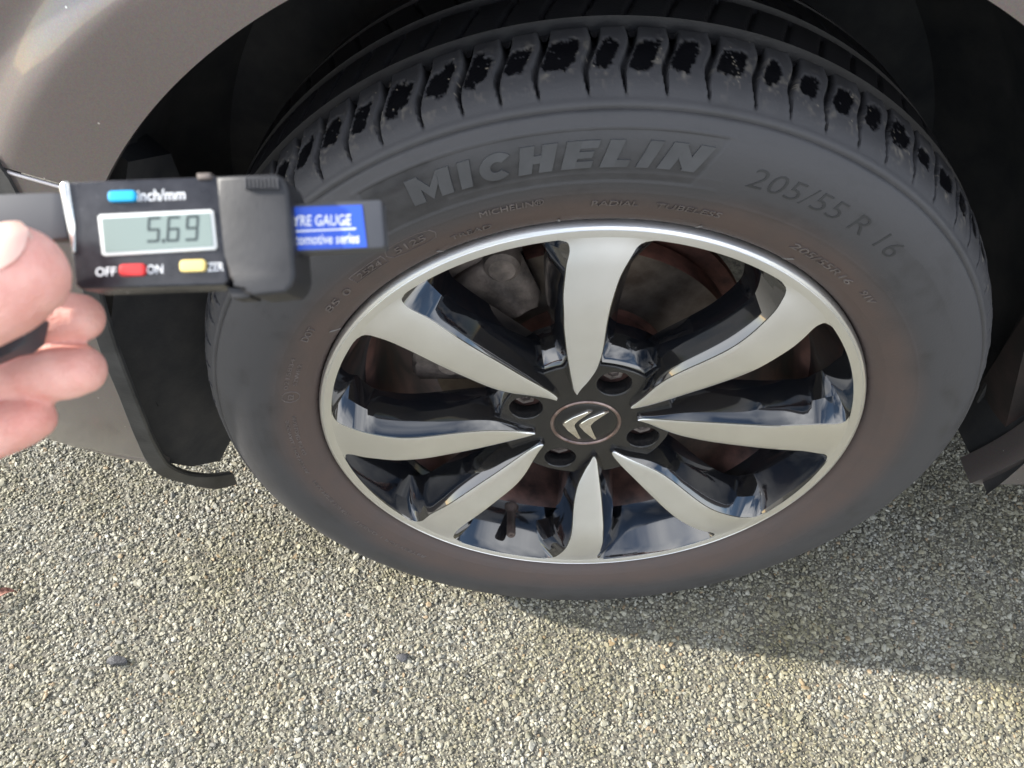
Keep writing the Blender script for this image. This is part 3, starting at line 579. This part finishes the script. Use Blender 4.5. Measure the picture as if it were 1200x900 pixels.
# dark insert low in the bumper (beside the seam)
v = []; ins = [(-70, 165), (-4, 184), (12, 206), (26, 232), (30, 300), (-40, 330), (-90, 240)]
def on_body(px, py):
    p = aty(px, py, .02)
    for _ in range(14): p = aty(px, py, .5*p[1]+.5*float(y_body(np.array(p[0]), np.array(p[2]))))
    return p
c3 = [on_body(px, py) for px, py in ins]
for p in c3:
    v.append((p[0], float(y_body(np.array(p[0]), np.array(p[2])))-.003, p[2]))
for p in c3: v.append((p[0], float(y_body(np.array(p[0]), np.array(p[2])))+.01, p[2]))
k = len(ins); mesh('bumper_grille_insert', v, [tuple(range(k))]+[(i, (i+1) % k, k+(i+1) % k, k+i) for i in range(k)], M_trim, car, 20)

# ---- wheel arch liner: barrel, inner wall, front lower panel
v = []; na = 96; prof_l = [(.3915, .014), (.3960, .020), (.3975, .040), (.3960, .110), (.3985, .115), (.3985, .240), (.36, .300), (.05, .320)]
for a_ in np.linspace(R(-14.5), R(186), na):
    for k_, (r_, y_) in enumerate(prof_l):
        rr_ = r_+(.0025*math.sin(a_*9)+.0015*math.sin(a_*23+1) if 2 < k_ < 6 else 0); v.append((rr_*math.cos(a_), max(y_, .062*float(sstep(R(150), R(166), a_))), CZ+rr_*math.sin(a_)))
mesh('arch_liner', v, grid_faces(na, len(prof_l)), M_liner, car, 40)
def ribbon(name, pts, wd, th_, m, nsub=8):
    """pts: list of (point, width direction); a bar of rectangular section with soft edges"""
    c_ = catmull([tuple(p)+tuple(d) for p, d in pts], nsub); v = []
    for q in range(len(c_)):
        p = Vector(c_[q][:3]); d = Vector(c_[q][3:6]).normalized(); tq = Vector(c_[min(q+1, len(c_)-1)][:3])-Vector(c_[max(q-1, 0)][:3]); nn = tq.cross(d).normalized(); e_ = .82
        wq = wd if np.isscalar(wd) else np.interp(q/(len(c_)-1), np.linspace(0, 1, len(wd)), wd)
        for a_, b_ in ((-1, -.5), (-e_, -1), (e_, -1), (1, -.5), (1, .5), (e_, 1), (-e_, 1), (-1, .5)): v.append(p+d*wq*.5*a_+nn*th_*.5*b_)
    f = list(grid_faces(len(c_), 8, True))+[tuple(range(8)), tuple((len(c_)-1)*8+i for i in range(8))[::-1]]
    return mesh(name, v, f, m, car, 30)
tag(ribbon('arch_trim', pts, wds, .007, M_trim), 'dark rubber edge strip ending in a bent lip under the liner')
# lower front liner block hanging behind the bumper
pf = [aty(128, 395, .045), aty(160, 475, .045), aty(190, 541, .050), aty(225, 547, .075), aty(258, 540, .105), aty(272, 512, .118), aty(274, 470, .122), aty(262, 330, .125), aty(200, 180, .125), aty(150, 190, .045)]
v = [tuple(p) for p in pf]+[tuple(p+np.array([-.03, .03, 0])) for p in pf]; k = len(pf)
bm = bmesh.new(); vs = [bm.verts.new(p) for p in v]
bm.faces.new(vs[:k]); 
for i in range(k): bm.faces.new((vs[i], vs[(i+1) % k], vs[k+(i+1) % k], vs[k+i]))
bmesh.ops.triangulate(bm, faces=[q for q in bm.faces if len(q.verts) > 4]); bmesh.ops.recalc_face_normals(bm, faces=bm.faces[:])
bm_obj('front_liner_panel', bm, M_liner, car, 50)
# rear: splash panel and its seam
pm = [(1141, 462, .115), (1135, 495, .112), (1147, 533, .085), (1168, 543, .058), (1216, 541, .046), (1216, 345, .060)]
pf = [aty(*q) for q in pm]; v = [tuple(p) for p in pf]+[tuple(p+np.array([.02, .02, 0])) for p in pf]; k = len(pf)
bm = bmesh.new(); vs = [bm.verts.new(p) for p in v]; bm.faces.new(vs[:k])
for i in range(k): bm.faces.new((vs[i], vs[(i+1) % k], vs[k+(i+1) % k], vs[k+i]))
bmesh.ops.triangulate(bm, faces=[q for q in bm.faces if len(q.verts) > 4]); bmesh.ops.recalc_face_normals(bm, faces=bm.faces[:]); bm_obj('rear_splash_panel', bm, M_splash, car, 50)
pr_ = [aty(1146, 470, .10), aty(1206, 360, .10)]
bm = bmesh.new()
mid = (pr_[0]+pr_[1])/2; dv = Vector(pr_[1]-pr_[0]); rot = dv.to_track_quat('X', 'Z').to_matrix(); bevel_box(bm, dv.length, .006, .004, Vector(mid), .001, 1, rot)
bm_obj('liner_seam', bm, M_trim, car)

# ------------------------------------------------------------------ gauge, held up in front of the wheel
GD = .179; PX = GD/FPX
def uv(px, py): return ((px-208)*PX, (275-py)*PX)
go_ = CAM+GD*(CF+(208-600)/FPX*CR-(275-450)/FPX*CU)
MG = Matrix(((CR[0], CU[0], -CF[0], go_[0]), (CR[1], CU[1], -CF[1], go_[1]), (CR[2], CU[2], -CF[2], go_[2]), (0, 0, 0, 1)))
gauge = empty('tyre_tread_gauge'); gauge.matrix_world = MG
tag(gauge, 'black digital tyre tread depth gauge reading 5.69 held by the hand', 'gauge')
G_black = vary(mat('gauge_plastic', (.018, .019, .023), .36), (.013, .014, .017), (.035, .036, .042), 120, rough=(.28, .5), bump=.15, bscale=2500)
G_gloss = vary(mat('gauge_face', (.014, .014, .018), .22), (.012, .012, .016), (.03, .03, .036), 160, rough=(.16, .34))
G_slide = vary(mat('gauge_slider', (.03, .032, .036), .5), (.009, .009, .011), (.022, .022, .025), 70, rough=(.42, .6), bump=.05, bscale=700)
G_slide2 = mat('grip_ridge_plastic', (.05, .05, .055), .45)
G_bar = mat('gauge_bar', (.045, .047, .055), .42)
G_blue = mat('label_blue', (.025, .085, .50), .35); G_white = mat('print_white', (.75, .76, .78), .4)
G_lcd = mat('lcd_glass', (.20, .25, .232), .22); G_dig = mat('lcd_digit', (.035, .05, .05), .3); G_frame = mat('lcd_frame', (.62, .63, .62), .35)
B_blue = mat('button_blue', (.01, .38, .72), .35); B_red = mat('button_red', (.62, .03, .03), .35); B_yel = mat('button_yellow', (.80, .62, .22), .4)
G_chr = mat('gauge_edge_metal', (.8, .78, .72), .2, 1.0)
def uvw(px, py, w_): return ((px-600)*(GD-w_)/FPX-(208-600)*PX, (450-py)*(GD-w_)/FPX-(450-275)*PX)
def gp(name, poly, w0, w1, m, bev=.0004, parent=None, seg=2): return prism(name, [uvw(*p, w1) for p in poly], w0, w1, m, parent or gauge, bev, seg, angle=40)
def rbox(x0, y0, x1, y1, r=4, tilt=-.035):
    c = ((x0+x1)/2, (y0+y1)/2); p = []
    for (cx, cy, s) in ((x1-r, y1-r, 0), (x0+r, y1-r, 90), (x0+r, y0+r, 180), (x1-r, y0+r, 270)):
        for q in (0, 30, 60, 90): p.append((cx+r*math.cos(R(s+q)), cy+r*math.sin(R(s+q))))
    return [(x, y+(x-c[0])*tilt) for x, y in p]
gp('body', [(72, 219), (77, 213), (258, 206), (268, 328), (262, 334), (95, 339), (88, 334)], -.0120, -.0004, G_gloss, .0007, seg=3)
gp('slider', [(252, 206), (322, 203), (332, 208), (338, 222), (346, 322), (343, 334), (335, 343), (296, 347), (285, 342), (278, 330), (268, 326), (263, 300), (257, 240)], -.0125, .0020, G_slide, .0012, seg=4)
for i in range(9):
    x0 = 286+i*4.6; gp('grip_ridge', [(x0, 207.5), (x0+2.4, 207.3), (x0+3.2, 221), (x0+.8, 221.2)], .0015, .0030, G_slide2, .0002)
gp('slider_clip', [(230, 203), (246, 202), (247, 209), (231, 210)], -.006, .0006, M_iron, .0003)
gp('slider_foot', [(264, 336), (292, 338), (293, 349), (272, 350)], -.010, -.002, G_slide, .0004)
gp('beam', [(-260, 236), (60, 226), (74, 226), (80, 279), (60, 280), (-260, 292)], -.0080, -.0030, G_bar, .0006)
gp('blade', [(330, 240), (444, 234), (447, 236), (451, 287), (448, 290), (335, 297)], -.0080, -.0020, G_bar, .0003)
gp('label_panel', [(322, 243.5), (424, 240), (430, 289.5), (326, 294)], -.0021, -.00185, G_blue, 0)
gp('edge_strip', [(69, 218), (74, 212), (80, 213), (87, 262), (88, 296), (84, 296), (76, 250)], -.0115, .0001, G_chr, .0004)
gp('lower_jaw', [(-220, 440), (-60, 400), (10, 374), (28, 371), (34, 374), (28, 402), (14, 413), (-2, 416), (-60, 440), (-220, 490)], -.0120, -.0040, G_bar, .0008)
scr = gp('screen_frame', [(114, 254), (117, 251), (246, 245), (250, 247), (254.5, 289), (252, 292.5), (123, 300), (119, 298)], -.0005, .0002, G_frame, .0003)
lcd = gp('screen', [(119, 256), (246, 249.5), (250, 288.5), (123, 296)], -.0004, .00035, G_lcd, 0)
seg_of = {'5': 'afgcd', '6': 'afgecd', '9': 'abfgcd'}
def seg7(ch, x, y, wd, ht, k):
    sl = -.06; t_ = 2.9; g_ = .7
    S7 = {'a': ((g_, 0), (wd-g_, 0)), 'g': ((g_, ht/2), (wd-g_, ht/2)), 'd': ((g_, ht), (wd-g_, ht)), 'f': ((0, g_), (0, ht/2-g_)), 'b': ((wd, g_), (wd, ht/2-g_)), 'e': ((0, ht/2+g_), (0, ht-g_)), 'c': ((wd, ht/2+g_), (wd, ht-g_))}
    bm = bmesh.new()
    for s_ in seg_of[ch]:
        (xa, ya), (xb, yb) = S7[s_]; hz = ya == yb
        q = [(xa-t_/2*hz, ya-t_/2), (xb+t_/2*hz, ya-t_/2), (xb+t_/2*hz, yb+t_/2), (xa-t_/2*hz, yb+t_/2)] if hz else [(xa-t_/2, ya), (xa+t_/2, ya), (xb+t_/2, yb), (xb-t_/2, yb)]
        vs = []
        for (a_, b_) in q:
            p = uv(x+a_+(ht-b_)*-sl*1.0, y+b_+a_*-.045); vs.append(bm.verts.new((p[0], p[1], .00042)))
        bm.faces.new(vs[::-1])
    return bm_obj('digit', bm, G_dig, lcd, None)
for i, ch in enumerate('569'): seg7(ch, (174, 197, 219)[i], (256.2, 255.4, 254.4)[i], 12, 27, i)
p = [uv(x_, y_) for x_, y_ in ((190.4, 280.4), (194.4, 280.4), (194.4, 284.8), (190.4, 284.8))]
mesh('decimal_point', [(q[0], q[1], .00042) for q in p], [(3, 2, 1, 0)], G_dig, lcd, None)
gp('button', rbox(126, 223, 158, 235.5, 4), -.0006, .0007, B_blue, .0003); gp('button', rbox(139, 309, 169, 323, 4), -.0006, .0007, B_red, .0003); gp('button', rbox(210, 304, 240, 318, 4), -.0006, .0007, B_yel, .0003)
def gtext(s, x0, y0, x1, y1, m, wz, bold=.01, tilt=-.035):
    me, co = text_mesh(s, bold, 0); px = x0+(x1-x0)*co[:, 0]; py = y1-(y1-y0)*co[:, 1]+(x1-x0)*co[:, 0]*tilt
    set_co(me, np.stack([*uvw(px, py, wz), np.full(len(px), wz)], -1)); return link('print', me, m, gauge, None)
gtext('inch/mm', 161, 222.5, 217, 236, G_white, -.00035, .008); gtext('OFF', 112, 313.5, 136, 324, G_white, -.00035, .008); gtext('ON', 172, 310.5, 191, 321, G_white, -.00035, .008); gtext('ZER', 243, 308, 262, 318, G_white, -.00035, .008)
gtext('TYRE GAUGE', 336, 252.5, 411, 265.5, G_white, -.00178, .015, -.02); gtext('automotive series', 335, 276, 421, 287.5, G_white, -.00178, .012, -.03)
gp('label_rule', [(330, 270.8), (417, 267), (417.2, 268.8), (330, 272.8)], -.00184, -.00178, G_white, 0)

# ------------------------------------------------------------------ hand
SK = mat('skin', (.62, .36, .29), .42); t, n, l, b = nodes(SK)
vary(SK, (.70, .31, .255), (.84, .47, .40), 75, 7, bump=.45, bscale=1300, rough=(.36, .5))
b.inputs['Subsurface Weight'].default_value = .25; b.inputs['Subsurface Radius'].default_value = (.006, .0022, .0012); b.inputs['Subsurface Scale'].default_value = .6
NAIL = mat('fingernail', (.76, .48, .40), .3); nodes(NAIL)[3].inputs['Subsurface Weight'].default_value = .3; nodes(NAIL)[3].inputs['Subsurface Radius'].default_value = (.003, .0015, .001); nodes(NAIL)[3].inputs['Subsurface Scale'].default_value = .5
def cl(px, py, d): return Vector(((px-600)/FPX*d, -(py-450)/FPX*d, -d))   # camera-aligned hand frame
def tube(bm, pts, n_=20, sub=8, cap=True):
    """pts: (Vector, radius in image plane, radius in depth)"""
    c_ = catmull([(*p, a_, b_) for p, a_, b_ in pts], sub); rows = []
    for q in range(len(c_)):
        p = Vector(c_[q][:3]); tq = (Vector(c_[min(q+1, len(c_)-1)][:3])-Vector(c_[max(q-1, 0)][:3])).normalized()
        s1 = tq.cross(Vector((0, 0, 1))).normalized(); s2 = tq.cross(s1).normalized()
        rows.append([bm.verts.new(p+s1*c_[q][3]*math.cos(2*math.pi*i/n_)+s2*c_[q][4]*math.sin(2*math.pi*i/n_)) for i in range(n_)])
    tq = (Vector(c_[-1][:3])-Vector(c_[-3][:3])).normalized(); a_, b_ = c_[-1][3], c_[-1][4]; p = Vector(c_[-1][:3]); s1 = tq.cross(Vector((0, 0, 1))).normalized(); s2 = tq.cross(s1).normalized()
    for k_ in (20, 40, 58, 74):
        rows.append([bm.verts.new(p+tq*a_*.85*math.sin(R(k_))+(s1*a_*math.cos(2*math.pi*i/n_)+s2*b_*math.sin(2*math.pi*i/n_))*math.cos(R(k_))) for i in range(n_)])
    for i in range(len(rows)-1):
        for k_ in range(n_): bm.faces.new((rows[i][k_], rows[i][(k_+1) % n_], rows[i+1][(k_+1) % n_], rows[i+1][k_]))
    bm.faces.new(rows[0][::-1]); bm.faces.new(rows[-1]); return c_
bm = bmesh.new()
wrist = Vector((-.262, -.060, -.165)); palm = Vector((-.205, -.020, -.192)); elbow = Vector((-.43, -.235, -.03))
thumb = [(Vector((-.235, -.035, -.165)), .018, .017), (cl(-230, 440, .172), .0155, .0145), (cl(-110, 384, .169), .0132, .0118), (cl(-45, 350, .1675), .0128, .0112), (cl(0, 332, .1675), .0120, .0105), (cl(28, 318, .1680), .0105, .0096)]
tube(bm, thumb)
tube(bm, [(palm+Vector((0, .020, 0)), .010, .010), (cl(-190, 392, .208), .0088, .0090), (cl(-60, 392, .204), .0075, .0078), (cl(10, 388, .2012), .0068, .0072), (cl(45, 380, .200), .0073, .0077), (cl(80, 374, .199), .0071, .0072), (cl(96, 372, .1985), .0062, .0064)])
tube(bm, [(palm+Vector((0, .004, 0)), .010, .010), (cl(-190, 468, .210), .0088, .0090), (cl(-60, 456, .2045), .0076, .0080), (cl(8, 446, .2008), .0069, .0074), (cl(48, 439, .1992), .0074, .0079), (cl(80, 435, .198), .0073, .0074), (cl(97, 433, .1975), .0064, .0066)])
tube(bm, [(palm+Vector((0, -.014, 0)), .010, .010), (cl(-190, 556, .208), .0086, .009), (cl(-80, 528, .204), .0077, .0080), (cl(-20, 511, .2000), .0072, .0076), (cl(24, 495, .198), .0066, .0068), (cl(40, 489, .1975), .0058, .0062)])
tube(bm, [(palm+Vector((0, -.028, 0)), .010, .010), (cl(-220, 640, .204), .0082, .008), (cl(-130, 600, .200), .0070, .0070), (cl(-70, 575, .197), .0064, .0062), (cl(-56, 569, .1965), .006, .006)])
tube(bm, [(wrist, .027, .019), (Vector((-.235, -.040, -.178)), .034, .017), (palm, .034, .015), (Vector((-.178, -.004, -.200)), .030, .012)])
tube(bm, [(elbow, .040, .038), (Vector((-.34, -.14, -.10)), .034, .031), (wrist+Vector((-.01, -.01, .008)), .027, .021), (wrist, .026, .020)])
me0 = bpy.data.meshes.new('person'); bm.to_mesh(me0); bm.free()
ob = bpy.data.objects.new('tmp', me0); COL.objects.link(ob)
rm = ob.modifiers.new('r', 'REMESH'); rm.mode = 'VOXEL'; rm.voxel_size = .0008; sm = ob.modifiers.new('s', 'SMOOTH'); sm.iterations = 3; sm.factor = .5
me = bpy.data.meshes.new_from_object(ob.evaluated_get(bpy.context.evaluated_depsgraph_get())); me.name = 'person'; bpy.data.objects.remove(ob)
person = link('person', me, SK, None, 180); person.matrix_world = M
tag(person, 'bare hand pinching the black gauge between thumb and curled fingers', 'person')
# thumb nail: curved plate on the upper, camera-side face of the thumb tip
c_ = catmull([(*p, a_, b_) for p, a_, b_ in thumb], 8); v = []; tipi = len(c_)-1
ax = (Vector(c_[tipi][:3])-Vector(c_[tipi-6][:3])).normalized(); base = Vector(c_[tipi][:3])
s1 = ax.cross(Vector((0, 0, 1))).normalized(); s2 = s1.cross(ax).normalized()
if s1.y < 0: s1 = -s1
if s2.z < 0: s2 = -s2
nu, nvv = 12, 13
for lay, off in ((0, .0001), (1, -.0012)):
    for i in range(nu):
        t_ = i/(nu-1); al = -.0085+t_*.0155; wdt = 46*math.sqrt(max(.02, 1-abs(2*t_-1)**3.5))
        shrink = math.sqrt(max(.25, 1-(max(0, al)/.0100)**2))
        for j in range(nvv):
            a_ = R(52+wdt*(2*j/(nvv-1)-1)); rad1, rad2 = (.0111*shrink+off), (.0100*shrink+off)
            v.append(base+ax*al+s1*math.cos(a_)*rad1+s2*math.sin(a_)*rad2)
f1 = grid_faces(nu, nvv); f2 = grid_faces(nu, nvv)[:, ::-1]+nu*nvv
mesh('fingernail', v, list(f1)+list(f2), NAIL, person, 60)
SL = vary(mat('sleeve_cloth', (.03, .035, .05), .9), (.02, .024, .034), (.045, .05, .065), 90, bump=.6, bscale=1500)
bm = bmesh.new(); tube(bm, [(Vector((-.48, -.285, .01)), .058, .055), (Vector((-.43, -.235, -.03)), .050, .047), (Vector((-.37, -.172, -.078)), .044, .041)]); bm_obj('sleeve', bm, SL, person, 60)

# ------------------------------------------------------------------ litter on the ground
LEAF = vary(mat('dry_leaf', (.22, .09, .06), .6), (.12, .045, .03), (.36, .17, .12), 200)
p = atz(6, 700, .003); v = []
for i in range(9):
    t_ = i/8; wq = .0045*math.sin(math.pi*min(1, t_*1.05+.04))+.0006
    c0 = Vector((p[0]+.022*(t_-.5), p[1]+.010*math.sin(t_*3)-.005+.02*(t_-.5), p[2]+.003+.004*math.sin(t_*5)))
    for s_ in (-1, -.3, .3, 1): v.append(c0+Vector((-.7*wq*s_, .7*wq*s_, .0018*s_*s_)))
f = grid_faces(9, 4); nv_ = len(v); v += [q-Vector((0, 0, .0005)) for q in v]
leaf = mesh('dry_leaf', v, list(f)+list(f[:, ::-1]+nv_), LEAF, None, 60); tag(leaf, 'small curled reddish brown leaf lying on the gravel', 'leaf')
STN = vary(mat('dark_stone', (.05, .05, .055), .6), (.03, .03, .034), (.075, .075, .08), 300, bump=.5, bscale=900)
def stone(px, py, s, lab, sd_):
    g = random.Random(sd_); bm = bmesh.new(); bmesh.ops.create_icosphere(bm, subdivisions=2, radius=s)
    for q in range(8):
        d = Vector((g.gauss(0, 1), g.gauss(0, 1), g.gauss(0, 1))).normalized(); h = g.uniform(.5, .8)*s
        for vv in bm.verts:
            k_ = vv.co.dot(d)
            if k_ > h: vv.co -= d*(k_-h)
    for vv in bm.verts: vv.co.x *= 1.35; vv.co.z *= .6
    p = atz(px, py, 0); o = bm_obj('stone', bm, STN, None, 25, Matrix.Translation(Vector((p[0], p[1], .0006)))); tag(o, lab, 'stone')
stone(138, 774, .0088, 'dark flat stone half sunk in sunlit gravel near the curled leaf', 1)
stone(472, 770, .0062, 'small grey stone set in the sunlit gravel below the tyre', 2)
